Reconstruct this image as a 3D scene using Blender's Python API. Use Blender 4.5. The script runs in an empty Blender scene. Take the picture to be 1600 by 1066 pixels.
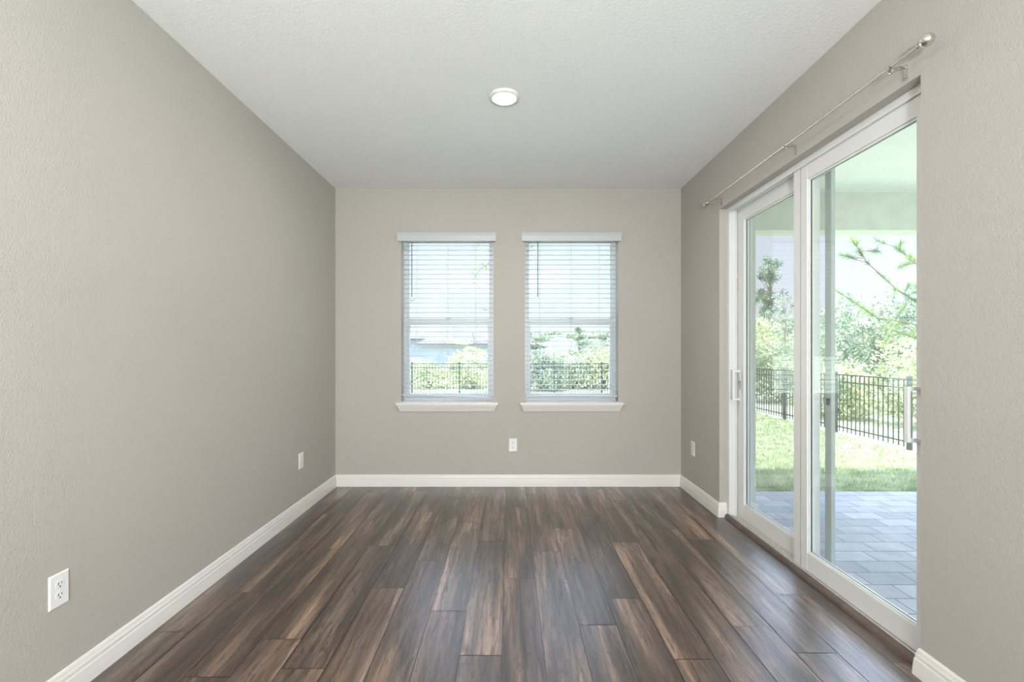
import bpy, bmesh, math, random
import numpy as np
from mathutils import Vector, Matrix

# ------------------------------------------------------------------ camera, sky, sun, lights, exposure
scene = bpy.context.scene
COL = scene.collection
cam_data = bpy.data.cameras.new('camera')
cam_data.sensor_width = 36.0
cam_data.lens = 745.0 / 1600.0 * 36.0
cam_data.shift_x = 4.0 / 1600.0
cam_data.shift_y = 14.0 / 1600.0
cam_data.clip_start = 0.05
cam_data.clip_end = 500
cam = bpy.data.objects.new('camera', cam_data)
COL.objects.link(cam)
cam.location = (0, 0, 1.30)
cam.rotation_euler = (math.pi / 2, 0, 0)
scene.camera = cam

scene.view_settings.view_transform = 'Standard'
scene.view_settings.look = 'None'
scene.view_settings.gamma = 1.0
scene.view_settings.exposure = 0.95
scene.view_settings.use_curve_mapping = False

world = bpy.data.worlds.new('sky')
scene.world = world
world.use_nodes = True
wn = world.node_tree.nodes
wl = world.node_tree.links
wn.clear()
wo = wn.new('ShaderNodeOutputWorld')
wb = wn.new('ShaderNodeBackground')
wt = wn.new('ShaderNodeTexCoord')
ws = wn.new('ShaderNodeSeparateXYZ')
wr = wn.new('ShaderNodeValToRGB')
wl.new(wt.outputs['Generated'], ws.inputs[0])
wl.new(ws.outputs['Z'], wr.inputs[0])
wr.color_ramp.elements[0].position = 0.0
wr.color_ramp.elements[0].color = (0.62, 0.655, 0.70, 1)
wr.color_ramp.elements[1].position = 0.95
wr.color_ramp.elements[1].color = (1.6, 2.1, 3.1, 1)
e = wr.color_ramp.elements.new(0.26)
e.color = (0.56, 0.63, 0.75, 1)
e = wr.color_ramp.elements.new(0.38)
e.color = (2.8, 3.25, 4.2, 1)
wl.new(wr.outputs[0], wb.inputs['Color'])
wb.inputs['Strength'].default_value = 1.0
wl.new(wb.outputs[0], wo.inputs['Surface'])

def lamp(name, kind, energy, color, loc, direction=None, **kw):
    d = bpy.data.lights.new(name, kind)
    d.energy = energy
    d.color = color
    for k, v in kw.items():
        setattr(d, k, v)
    o = bpy.data.objects.new(name, d)
    COL.objects.link(o)
    o.location = loc
    if direction is not None:
        o.rotation_euler = Vector(direction).to_track_quat('-Z', 'Y').to_euler()
    return o

lamp('sun', 'SUN', 7.6, (1.0, 0.96, 0.88), (0, 0, 20), (0.16, 0.20, -0.96), angle=0.009)
# added fill lights behind the camera, with no fixtures: uplight, soft point, downlight
lamp('fill_uplight', 'AREA', 106, (0.94, 0.98, 1.0), (0.0, -1.7, 1.45), (-0.35, 0.95, 1.15), shape='DISK', size=0.45)  # added fill, tilted up and forward to lift ceiling and left wall
lamp('fill_point', 'POINT', 100, (1.0, 0.985, 0.965), (0.0, -3.9, 0.95), shadow_soft_size=0.22)  # added all-round fill, no globe stands here
lamp('fill_downlight', 'AREA', 15, (1.0, 0.92, 0.82), (0.0, -2.6, 2.80), (0, 0, -1),
     shape='DISK', size=0.5)  # added weak fill from above, no fixture

# ------------------------------------------------------------------ helpers
def link(o, parent=None):
    COL.objects.link(o)
    if parent is not None:
        o.parent = parent
    return o

def tag(o, label=None, cat=None, group=None, kind=None):
    if label: o['label'] = label
    if cat: o['category'] = cat
    if group: o['group'] = group
    if kind: o['kind'] = kind
    return o

def empty(name, loc=(0, 0, 0)):
    o = bpy.data.objects.new(name, None)
    o.empty_display_size = 0.1
    link(o)
    o.location = loc
    return o

class MB:
    def __init__(s):
        s.v = []; s.f = []; s.sm = []
    def add(s, vs, fs, smooth=False):
        b = len(s.v)
        s.v += [tuple(p) for p in vs]
        s.f += [tuple(i + b for i in f) for f in fs]
        s.sm += [smooth] * len(fs)
        return s
    def box(s, x0, x1, y0, y1, z0, z1):
        vs = [(x, y, z) for x in (x0, x1) for y in (y0, y1) for z in (z0, z1)]
        fs = [(0, 1, 3, 2), (4, 6, 7, 5), (0, 4, 5, 1), (2, 3, 7, 6), (0, 2, 6, 4), (1, 5, 7, 3)]
        return s.add(vs, fs)
    def tube(s, pts, radii, n=12, caps=True, smooth=True):
        pts = [Vector(p) for p in pts]
        if not isinstance(radii, (list, tuple)): radii = [radii] * len(pts)
        rings = []; up = None
        for i, p in enumerate(pts):
            t = (pts[min(i + 1, len(pts) - 1)] - pts[max(i - 1, 0)])
            t.normalize()
            if up is None:
                up = Vector((0, 0, 1)) if abs(t.z) < 0.9 else Vector((1, 0, 0))
            a = t.cross(up); a.normalize()
            b = a.cross(t); up = b
            rings.append([p + radii[i] * (math.cos(2 * math.pi * k / n) * a + math.sin(2 * math.pi * k / n) * b) for k in range(n)])
        vs = [q for r in rings for q in r]
        fs = []
        for i in range(len(rings) - 1):
            for k in range(n):
                fs.append((i * n + k, i * n + (k + 1) % n, (i + 1) * n + (k + 1) % n, (i + 1) * n + k))
        s.add(vs, fs, smooth)
        if caps:
            s.add(rings[0], [tuple(range(n))])
            s.add(rings[-1], [tuple(reversed(range(n)))])
        return s
    def lathe(s, prof, origin, axis='z', n=24, smooth=True):
        # prof: (r, h) pairs along the axis
        o = Vector(origin)
        vs = []
        for r, h in prof:
            for k in range(n):
                c, q = r * math.cos(2 * math.pi * k / n), r * math.sin(2 * math.pi * k / n)
                if axis == 'z': vs.append(o + Vector((c, q, h)))
                elif axis == 'y': vs.append(o + Vector((q, h, c)))
                else: vs.append(o + Vector((h, c, q)))
        fs = []
        for i in range(len(prof) - 1):
            for k in range(n):
                fs.append((i * n + k, i * n + (k + 1) % n, (i + 1) * n + (k + 1) % n, (i + 1) * n + k))
        fs.append(tuple(range(n - 1, -1, -1)))
        fs.append(tuple((len(prof) - 1) * n + k for k in range(n)))
        return s.add(vs, fs, smooth)
    def build(s, name, mat, parent=None, bevel=0, seg=2, fixn=True):
        me = bpy.data.meshes.new(name)
        me.from_pydata(s.v, [], s.f)
        me.polygons.foreach_set('use_smooth', s.sm)
        if fixn:
            bm = bmesh.new(); bm.from_mesh(me)
            bmesh.ops.recalc_face_normals(bm, faces=bm.faces)
            bm.to_mesh(me); bm.free()
        me.materials.append(mat)
        o = bpy.data.objects.new(name, me)
        link(o, parent)
        if bevel:
            m = o.modifiers.new('bevel', 'BEVEL')
            m.width = bevel; m.segments = seg; m.limit_method = 'ANGLE'
        return o

def copy_tree(o, parent=None):
    c = o.copy(); COL.objects.link(c)
    if parent is not None: c.parent = parent
    for ch in list(o.children): copy_tree(ch, c)
    return c

# ------------------------------------------------------------------ materials
def mat(name):
    m = bpy.data.materials.new(name); m.use_nodes = True
    nt = m.node_tree
    p = nt.nodes['Principled BSDF']
    return m, nt, p

def N(nt, t, **kw):
    n = nt.nodes.new(t)
    for k, v in kw.items():
        if k in n.inputs.keys(): n.inputs[k].default_value = v
        else: setattr(n, k, v)
    return n

def noise(nt, scale, detail=3, rough=0.5, vec=None, coord='Object'):
    if vec is None:
        tc = N(nt, 'ShaderNodeTexCoord'); vec = tc.outputs[coord]
    n = N(nt, 'ShaderNodeTexNoise', Scale=scale, Detail=detail, Roughness=rough)
    nt.links.new(vec, n.inputs['Vector'])
    return n

def ramp(nt, fac, stops):
    r = N(nt, 'ShaderNodeValToRGB')
    els = r.color_ramp.elements
    els[0].position, els[0].color = stops[0][0], (*stops[0][1], 1)
    els[1].position, els[1].color = stops[-1][0], (*stops[-1][1], 1)
    for p, c in stops[1:-1]:
        x = els.new(p); x.color = (*c, 1)
    nt.links.new(fac, r.inputs[0])
    return r

def plain(name, color, rough=0.5, metal=0.0, var=0.04, vscale=6, bump=0, bscale=200, spec=0.5):
    m, nt, p = mat(name)
    n = noise(nt, vscale, 3)
    c0 = tuple(max(0, c * (1 - var)) for c in color); c1 = tuple(min(1, c * (1 + var)) for c in color)
    r = ramp(nt, n.outputs['Fac'], [(0.3, c0), (0.7, c1)])
    nt.links.new(r.outputs[0], p.inputs['Base Color'])
    p.inputs['Roughness'].default_value = rough
    p.inputs['Metallic'].default_value = metal
    p.inputs['Specular IOR Level'].default_value = spec
    if bump:
        b = N(nt, 'ShaderNodeBump', Strength=bump, Distance=0.006)
        nb = noise(nt, bscale, 4, 0.6)
        nt.links.new(nb.outputs['Fac'], b.inputs['Height'])
        nt.links.new(b.outputs[0], p.inputs['Normal'])
    return m

WALLC = (0.466, 0.442, 0.404)
M_wall = plain('wall_paint', WALLC, 0.72, var=0.02, vscale=1.2, bump=0.5, bscale=150, spec=0.25)
M_ceil = plain('ceiling_paint', (0.86, 0.87, 0.86), 0.85, var=0.015, vscale=1.5, bump=0.6, bscale=90, spec=0.2)
M_trim = plain('trim_white', (0.76, 0.745, 0.71), 0.38, var=0.015)
M_vinyl = plain('vinyl_white', (0.74, 0.75, 0.74), 0.35, var=0.01)
M_wvinyl = plain('window_vinyl', (0.60, 0.635, 0.645), 0.35, var=0.01)  # shade on the sashes put into the colour: darker, bluer than vinyl_white
M_blind = plain('blind_white', (0.50, 0.53, 0.55), 0.45, var=0.01)
M_wand = plain('wand_grey', (0.16, 0.19, 0.21), 0.3, var=0.01)
M_cord = plain('cord_white', (0.62, 0.66, 0.68), 0.7, var=0.02)
M_dark = plain('gasket_dark', (0.03, 0.04, 0.035), 0.5)
M_plate = plain('plate_white', (0.80, 0.80, 0.80), 0.3, var=0.01)
M_slot = plain('slot_dark', (0.02, 0.02, 0.02), 0.6)
M_nickel = plain('brushed_nickel', (0.72, 0.69, 0.62), 0.22, metal=1.0, var=0.05, vscale=30)
M_brass = plain('brass_strike', (0.55, 0.36, 0.12), 0.35, metal=1.0, var=0.25, vscale=60)
M_alu = plain('track_aluminium', (0.62, 0.60, 0.56), 0.4, var=0.10, vscale=30)
M_thresh = plain('threshold_wood', (0.13, 0.095, 0.08), 0.45, var=0.3, vscale=7)
M_stucco = plain('stucco', (0.66, 0.68, 0.62), 0.9, var=0.05, vscale=9, bump=1.0, bscale=38, spec=0.2)
M_lceil = plain('lanai_ceiling_white', (0.82, 0.83, 0.79), 0.85, var=0.02, bump=0.3, bscale=60, spec=0.2)
M_fence = plain('fence_black', (0.035, 0.048, 0.045), 0.4, var=0.1)
M_bark = plain('bark', (0.20, 0.15, 0.11), 0.9, var=0.35, vscale=14)
M_shingle = plain('shingle_grey', (0.115, 0.108, 0.12), 0.9, var=0.12, vscale=5)
M_farwall = plain('far_wall', (0.26, 0.30, 0.33), 0.9, var=0.06, vscale=2)
M_roofslab = plain('roof_slab', (0.3, 0.28, 0.26), 0.9)

def glass_mat(name, tint):
    m = bpy.data.materials.new(name); m.use_nodes = True
    nt = m.node_tree; nt.nodes.clear()
    out = N(nt, 'ShaderNodeOutputMaterial')
    tr = N(nt, 'ShaderNodeBsdfTransparent'); tr.inputs['Color'].default_value = (*tint, 1)
    gl = N(nt, 'ShaderNodeBsdfGlossy', Roughness=0.0)
    fr = N(nt, 'ShaderNodeFresnel', IOR=1.5)
    mx = N(nt, 'ShaderNodeMixShader')
    # a double pane reflects about twice what one surface does; back faces use the same curve
    geo = N(nt, 'ShaderNodeNewGeometry')
    iorm = N(nt, 'ShaderNodeMapRange')
    iorm.inputs['To Min'].default_value = 1.62; iorm.inputs['To Max'].default_value = 1 / 1.62
    nt.links.new(geo.outputs['Backfacing'], iorm.inputs['Value'])
    nt.links.new(iorm.outputs[0], fr.inputs['IOR'])
    nt.links.new(fr.outputs[0], mx.inputs[0])
    nt.links.new(tr.outputs[0], mx.inputs[1]); nt.links.new(gl.outputs[0], mx.inputs[2])
    nt.links.new(mx.outputs[0], out.inputs['Surface'])
    return m
M_glass = glass_mat('door_glass', (0.972, 0.984, 0.974))
M_wglass = glass_mat('window_glass', (0.90, 0.92, 0.92))

def screen_mat():
    m = bpy.data.materials.new('insect_mesh'); m.use_nodes = True
    nt = m.node_tree; nt.nodes.clear()
    out = N(nt, 'ShaderNodeOutputMaterial')
    tr = N(nt, 'ShaderNodeBsdfTransparent')
    df = N(nt, 'ShaderNodeBsdfDiffuse'); df.inputs['Color'].default_value = (0.16, 0.17, 0.19, 1)
    mx = N(nt, 'ShaderNodeMixShader', Fac=0.17)
    nt.links.new(tr.outputs[0], mx.inputs[1]); nt.links.new(df.outputs[0], mx.inputs[2])
    nt.links.new(mx.outputs[0], out.inputs['Surface'])
    return m
M_screen = screen_mat()

def floor_mat():
    m, nt, p = mat('plank_floor')
    L = nt.links.new
    uv = N(nt, 'ShaderNodeUVMap', uv_map='UVMap')
    at = N(nt, 'ShaderNodeAttribute', attribute_name='tone')
    def mapped(sx, sy):
        mp = N(nt, 'ShaderNodeMapping'); mp.inputs['Scale'].default_value = (sx, sy, 1)
        L(uv.outputs[0], mp.inputs[0]); return mp.outputs[0]
    def mul(a, b, f=1.0):
        q = N(nt, 'ShaderNodeMix', data_type='RGBA', blend_type='MULTIPLY'); q.inputs[0].default_value = f
        L(a, q.inputs[6]); L(b, q.inputs[7]); return q.outputs[2]
    # long soft bands of light sapwood and dark heartwood
    n1 = noise(nt, 1.0, 2, 0.45, mapped(9.0, 0.85)); n1.inputs['Distortion'].default_value = 0.25
    r1 = ramp(nt, n1.outputs['Fac'], [(0.33, (0.046, 0.029, 0.021)), (0.47, (0.086, 0.056, 0.041)), (0.57, (0.155, 0.103, 0.075)), (0.68, (0.27, 0.182, 0.132))])
    # cathedral grain: thin distorted rings, stretched along the plank
    wv = N(nt, 'ShaderNodeTexWave', Scale=1.0, Distortion=9.0, Detail=4.0)
    wv.bands_direction = 'X'
    wv.inputs['Detail Scale'].default_value = 0.8; wv.inputs['Detail Roughness'].default_value = 0.6
    L(mapped(7.0, 0.9), wv.inputs['Vector'])
    r2 = ramp(nt, wv.outputs['Fac'], [(0.10, (0.80, 0.79, 0.78)), (0.4, (1.0, 1.0, 1.0)), (0.95, (1.06, 1.06, 1.05))])
    # streaks and fine pores
    n2 = noise(nt, 1.0, 6, 0.70, mapped(38.0, 2.6)); n2.inputs['Distortion'].default_value = 1.2
    r2b = ramp(nt, n2.outputs['Fac'], [(0.36, (0.42, 0.39, 0.37)), (0.5, (0.98, 0.97, 0.96)), (0.64, (1.5, 1.47, 1.42))])
    n3 = noise(nt, 1.0, 3, 0.6, mapped(300.0, 14.0))
    r3 = ramp(nt, n3.outputs['Fac'], [(0.3, (0.78, 0.78, 0.78)), (0.7, (1.16, 1.16, 1.16))])
    # dark checks and knots
    n4 = noise(nt, 1.0, 6, 0.75, mapped(20.0, 4.0)); n4.inputs['Distortion'].default_value = 2.2
    r4 = ramp(nt, n4.outputs['Fac'], [(0.555, (1, 1, 1)), (0.61, (0.40, 0.36, 0.34))])
    vo = N(nt, 'ShaderNodeTexVoronoi', Scale=1.0); vo.inputs['Randomness'].default_value = 1.0
    L(mapped(6.5, 1.5), vo.inputs['Vector'])
    r5 = ramp(nt, vo.outputs['Distance'], [(0.05, (0.30, 0.26, 0.24)), (0.13, (1, 1, 1))])
    class _o: pass
    m3 = _o(); m3.outputs = {2: mul(mul(mul(mul(mul(r1.outputs[0], r2.outputs[0]), r2b.outputs[0]), r3.outputs[0]), r4.outputs[0], .85), r5.outputs[0], .7)}
    m4 = N(nt, 'ShaderNodeMix', data_type='RGBA', blend_type='MULTIPLY'); m4.inputs[0].default_value = 1
    L(m3.outputs[2], m4.inputs[6]); L(at.outputs['Color'], m4.inputs[7])
    # one small dark nick in a plank by the door
    tc = N(nt, 'ShaderNodeTexCoord')
    d = N(nt, 'ShaderNodeVectorMath', operation='DISTANCE'); d.inputs[1].default_value = (1.298, 2.133, 0.0)
    L(tc.outputs['Object'], d.inputs[0])
    lt = N(nt, 'ShaderNodeMath', operation='LESS_THAN'); lt.inputs[1].default_value = 0.006
    L(d.outputs['Value'], lt.inputs[0])
    m5 = N(nt, 'ShaderNodeMix', data_type='RGBA'); L(lt.outputs[0], m5.inputs[0])
    L(m4.outputs[2], m5.inputs[6]); m5.inputs[7].default_value = (0.005, 0.005, 0.005, 1)
    L(m5.outputs[2], p.inputs['Base Color'])
    rr = ramp(nt, n2.outputs['Fac'], [(0.3, (0.40,) * 3), (0.7, (0.31,) * 3)])
    L(rr.outputs[0], p.inputs['Roughness'])
    p.inputs['Specular IOR Level'].default_value = 0.7
    p.inputs['Coat Weight'].default_value = 0.6; p.inputs['Coat Roughness'].default_value = 0.30; p.inputs['Coat IOR'].default_value = 1.6
    b = N(nt, 'ShaderNodeBump', Strength=0.25, Distance=0.0006)
    L(n3.outputs['Fac'], b.inputs['Height']); L(b.outputs[0], p.inputs['Normal'])
    return m
M_floor = floor_mat()

def paver_mat():
    m, nt, p = mat('pavers')
    tc = N(nt, 'ShaderNodeTexCoord')
    b = N(nt, 'ShaderNodeTexBrick')
    b.inputs['Scale'].default_value = 1.0
    b.inputs['Color1'].default_value = (0.28, 0.285, 0.295, 1)
    b.inputs['Color2'].default_value = (0.39, 0.39, 0.395, 1)
    b.inputs['Mortar'].default_value = (0.15, 0.17, 0.19, 1)
    b.inputs['Mortar Size'].default_value = 0.0045
    b.inputs['Mortar Smooth'].default_value = 0.3
    b.inputs['Brick Width'].default_value = 0.27
    b.inputs['Row Height'].default_value = 0.15
    b.offset = 0.38
    nt.links.new(tc.outputs['Object'], b.inputs['Vector'])
    n = noise(nt, 7, 5, 0.6)
    r = ramp(nt, n.outputs['Fac'], [(0.3, (0.85, 0.86, 0.88)), (0.7, (1.1, 1.1, 1.1))])
    mx = N(nt, 'ShaderNodeMix', data_type='RGBA', blend_type='MULTIPLY'); mx.inputs[0].default_value = 1
    nt.links.new(b.outputs['Color'], mx.inputs[6]); nt.links.new(r.outputs[0], mx.inputs[7])
    nt.links.new(mx.outputs[2], p.inputs['Base Color'])
    p.inputs['Roughness'].default_value = 0.75
    bp = N(nt, 'ShaderNodeBump', Strength=0.6, Distance=0.004); bp.invert = True
    nt.links.new(b.outputs['Fac'], bp.inputs['Height']); nt.links.new(bp.outputs[0], p.inputs['Normal'])
    return m
M_paver = paver_mat()

def leaf_mat(name, dark, mid, light, scale=1.6, trans=0.35):
    m = bpy.data.materials.new(name); m.use_nodes = True
    nt = m.node_tree; nt.nodes.clear()
    out = N(nt, 'ShaderNodeOutputMaterial')
    n = noise(nt, scale, 5, 0.75)
    r = ramp(nt, n.outputs['Fac'], [(0.36, dark), (0.5, mid), (0.64, light)])
    df = N(nt, 'ShaderNodeBsdfDiffuse'); tl = N(nt, 'ShaderNodeBsdfTranslucent')
    nt.links.new(r.outputs[0], df.inputs['Color']); nt.links.new(r.outputs[0], tl.inputs['Color'])
    mx = N(nt, 'ShaderNodeMixShader', Fac=trans)
    nt.links.new(df.outputs[0], mx.inputs[1]); nt.links.new(tl.outputs[0], mx.inputs[2])
    nt.links.new(mx.outputs[0], out.inputs['Surface'])
    return m
M_leaf = leaf_mat('leaf_green', (0.18, 0.24, 0.16), (0.38, 0.44, 0.29), (0.66, 0.69, 0.48))
M_leafy = leaf_mat('leaf_yellow_green', (0.27, 0.31, 0.17), (0.50, 0.54, 0.32), (0.74, 0.75, 0.50))
M_leafg = leaf_mat('leaf_grey_green', (0.12, 0.18, 0.14), (0.30, 0.36, 0.26), (0.58, 0.61, 0.46))
M_leafd = leaf_mat('leaf_dark', (0.08, 0.13, 0.09), (0.17, 0.24, 0.15), (0.36, 0.42, 0.25))
M_needle = leaf_mat('pine_needle', (0.10, 0.16, 0.09), (0.24, 0.33, 0.16), (0.50, 0.57, 0.27), 3.0)
M_grass = leaf_mat('grass_blade', (0.20, 0.27, 0.15), (0.42, 0.48, 0.29), (0.66, 0.68, 0.46), 5.0, 0.3)
M_soil = plain('lawn_soil', (0.42, 0.45, 0.31), 0.95, var=0.35, vscale=7)
M_field = plain('field_green', (0.36, 0.39, 0.27), 0.95, var=0.3, vscale=0.6)

# ------------------------------------------------------------------ the room's measures
XL, XR = -1.661, 1.637
YB, YN = 4.55, -5.2
H = 2.84
DY0, DY1, DZ = 1.898, 3.718, 2.398       # sliding door opening
XO = 1.90                                # outer face of the right wall
WINS = [(-1.032, -0.153), (0.147, 1.038)]
WZ0, WZ1 = 0.793, 2.398
VZ = 2.338                               # lower edge of the blinds' valances
YO = 4.78                                # outer face of the back wall

def struct(name, mb, m, label, cat, **kw):
    o = mb.build(name, m, **kw)
    return tag(o, label, cat, kind='structure')

# floor: individual planks with fine joints over a dark bed
def build_floor():
    X0, PW, PL = -0.0326, 0.18, 1.22
    joint = {0: 2.713, -1: 2.029, 1: 3.075, 2: 2.253, 3: 2.495, 4: 2.003, 5: 2.903, 6: 2.242, 7: 2.045, 8: 2.531,
             -2: 2.374, -3: 2.936, -4: 2.603, -5: 1.945, -6: 2.144, -7: 1.895, -8: 2.557, -9: 2.20, 9: 3.2, -10: 2.9}
    rnd = random.Random(11)
    g = 0.0017
    vs, fs, uvs, cols = [], [], [], []
    regions = [(XL, XR, YN, YB), (XR, 1.667, DY0, DY1)]
    for c in range(-10, 11):
        xa, xb = X0 + c * PW, X0 + (c + 1) * PW
        y = joint.get(c, 2.5)
        while y > YN: y -= PL
        while y < YB:
            t = rnd.uniform(0.80, 1.18); w = rnd.uniform(-0.03, 0.03)
            ou, ov = rnd.uniform(0, 50), rnd.uniform(0, 50)
            for (rx0, rx1, ry0, ry1) in regions:
                a, b = max(xa + (g if xa > rx0 else 0), rx0), min(xb - (g if xb < rx1 else 0), rx1)
                p, q = max(y + g, ry0), min(y + PL - g, ry1)
                if b - a < 0.002 or q - p < 0.002: continue
                i = len(vs)
                for (px, py) in ((a, p), (b, p), (b, q), (a, q)):
                    vs.append((px, py, 0.0)); uvs.append((px - xa + ou, py - y + ov))
                    cols.append((t * (1 + w), t, t * (1 - w), 1))
                fs.append((i, i + 1, i + 2, i + 3))
            y += PL
    n = len(fs)
    # dark bed under the joints
    for (rx0, rx1, ry0, ry1) in regions:
        i = len(vs)
        for (px, py) in ((rx0, ry0), (rx1, ry0), (rx1, ry1), (rx0, ry1)):
            vs.append((px, py, -0.002)); uvs.append((px, py)); cols.append((0.06, 0.05, 0.045, 1))
        fs.append((i, i + 1, i + 2, i + 3))
        j = len(vs)
        for (px, py) in ((rx0, ry0), (rx1, ry0), (rx1, ry1), (rx0, ry1)):
            vs.append((px, py, -0.06)); uvs.append((px, py)); cols.append((0.06, 0.05, 0.045, 1))
        fs.append((j + 3, j + 2, j + 1, j))
        for k in range(4):
            fs.append((i + k, j + k, j + (k + 1) % 4, i + (k + 1) % 4))
    me = bpy.data.meshes.new('floor'); me.from_pydata(vs, [], fs)
    ul = me.uv_layers.new(name='UVMap')
    ca = me.color_attributes.new('tone', 'FLOAT_COLOR', 'CORNER')
    li = [l.vertex_index for l in me.loops]
    me.uv_layers['UVMap'].data.foreach_set('uv', [q for i in li for q in uvs[i]])
    me.color_attributes['tone'].data.foreach_set('color', [q for i in li for q in cols[i]])
    me.materials.append(M_floor)
    o = bpy.data.objects.new('floor', me); link(o)
    tag(o, 'dark brown wood plank floor running towards the two windows', 'floor', kind='structure')
build_floor()

struct('ceiling', MB().box(XL - 0.15, XO, YN - 0.15, YO, H, H + 0.1), M_ceil, 'white textured ceiling of the room', 'ceiling')
struct('wall_left', MB().box(XL - 0.15, XL, YN - 0.15, YO, -0.06, H), M_wall, 'long plain greige wall on the left', 'wall')

wb_ = MB()
xs = [XL, WINS[0][0], WINS[0][1], WINS[1][0], WINS[1][1], XO]
wb_.box(xs[0], xs[1], YB, YO, -0.06, H)
wb_.box(xs[2], xs[3], YB, YO, -0.06, H)
wb_.box(xs[4], xs[5], YB, YO, -0.06, H)
for a, b in WINS:
    wb_.box(a, b, YB, YO, -0.06, WZ0)
    wb_.box(a, b, YB, YO, WZ1, H)
struct('wall_back', wb_, M_wall, 'greige back wall with the two windows', 'wall')

wr_ = MB()
wr_.box(XR, XO, YN - 0.15, DY0, -0.06, H)
wr_.box(XR, XO, DY1, YB, -0.06, H)
wr_.box(XR, XO, DY0, DY1, DZ, H)
struct('wall_right', wr_, M_wall, 'greige right wall around the sliding glass door', 'wall')
# wall behind the camera with a wide opening to the rest of the house's glazing
wf_ = MB()
wf_.box(XL, XR, YN - 0.15, YN, 2.45, H); wf_.box(XL, XL + 0.25, YN - 0.15, YN, -0.06, 2.45); wf_.box(XR - 0.25, XR, YN - 0.15, YN, -0.06, 2.45)
struct('wall_front', wf_, M_wall, 'greige wall behind the viewer with a wide glazed opening', 'wall')

# baseboards
PROF = [(0, 0), (0.019, 0), (0.018, 0.028), (0.015, 0.064), (0.0125, 0.070), (0.0125, 0.084), (0.010, 0.090), (0.0075, 0.103), (0.004, 0.110), (0, 0.111)]
def sweep(path, i0, i1, name, label):
    P = [Vector((*p, 0)) for p in path]
    offs = []
    for i in range(len(P)):
        nrm = []
        if i > 0: d = (P[i] - P[i - 1]).normalized(); nrm.append(Vector((d.y, -d.x, 0)))
        if i < len(P) - 1: d = (P[i + 1] - P[i]).normalized(); nrm.append(Vector((d.y, -d.x, 0)))
        if len(nrm) == 1: offs.append(nrm[0])
        else:
            s = (nrm[0] + nrm[1]).normalized(); offs.append(s / s.dot(nrm[0]))
    mb = MB(); k = len(PROF); vs = []
    for i in range(i0, i1 + 1):
        for d, z in PROF: vs.append(P[i] + offs[i] * d + Vector((0, 0, z)))
    fs = []
    for i in range(i1 - i0):
        for j in range(k):
            fs.append((i * k + j, i * k + (j + 1) % k, (i + 1) * k + (j + 1) % k, (i + 1) * k + j))
    fs.append(tuple(range(k))); fs.append(tuple((i1 - i0) * k + j for j in reversed(range(k))))
    mb.add(vs, fs)
    return struct(name, mb, M_trim, label, 'baseboard')
pathA = [(XL, YN), (XL, YB), (XR, YB), (XR, DY1), (1.690, DY1)]
sweep(pathA, 0, 1, 'baseboard_left', 'white baseboard along the left wall')
sweep(pathA, 1, 2, 'baseboard_back', 'white baseboard along the back wall under the windows')
sweep(pathA, 2, 4, 'baseboard_right', 'short white baseboard between back corner and sliding door')
pathB = [(1.668, DY0), (XR, DY0), (XR, YN)]
sweep(pathB, 0, 2, 'baseboard_right', 'white baseboard end at the near side of the sliding door')

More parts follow.
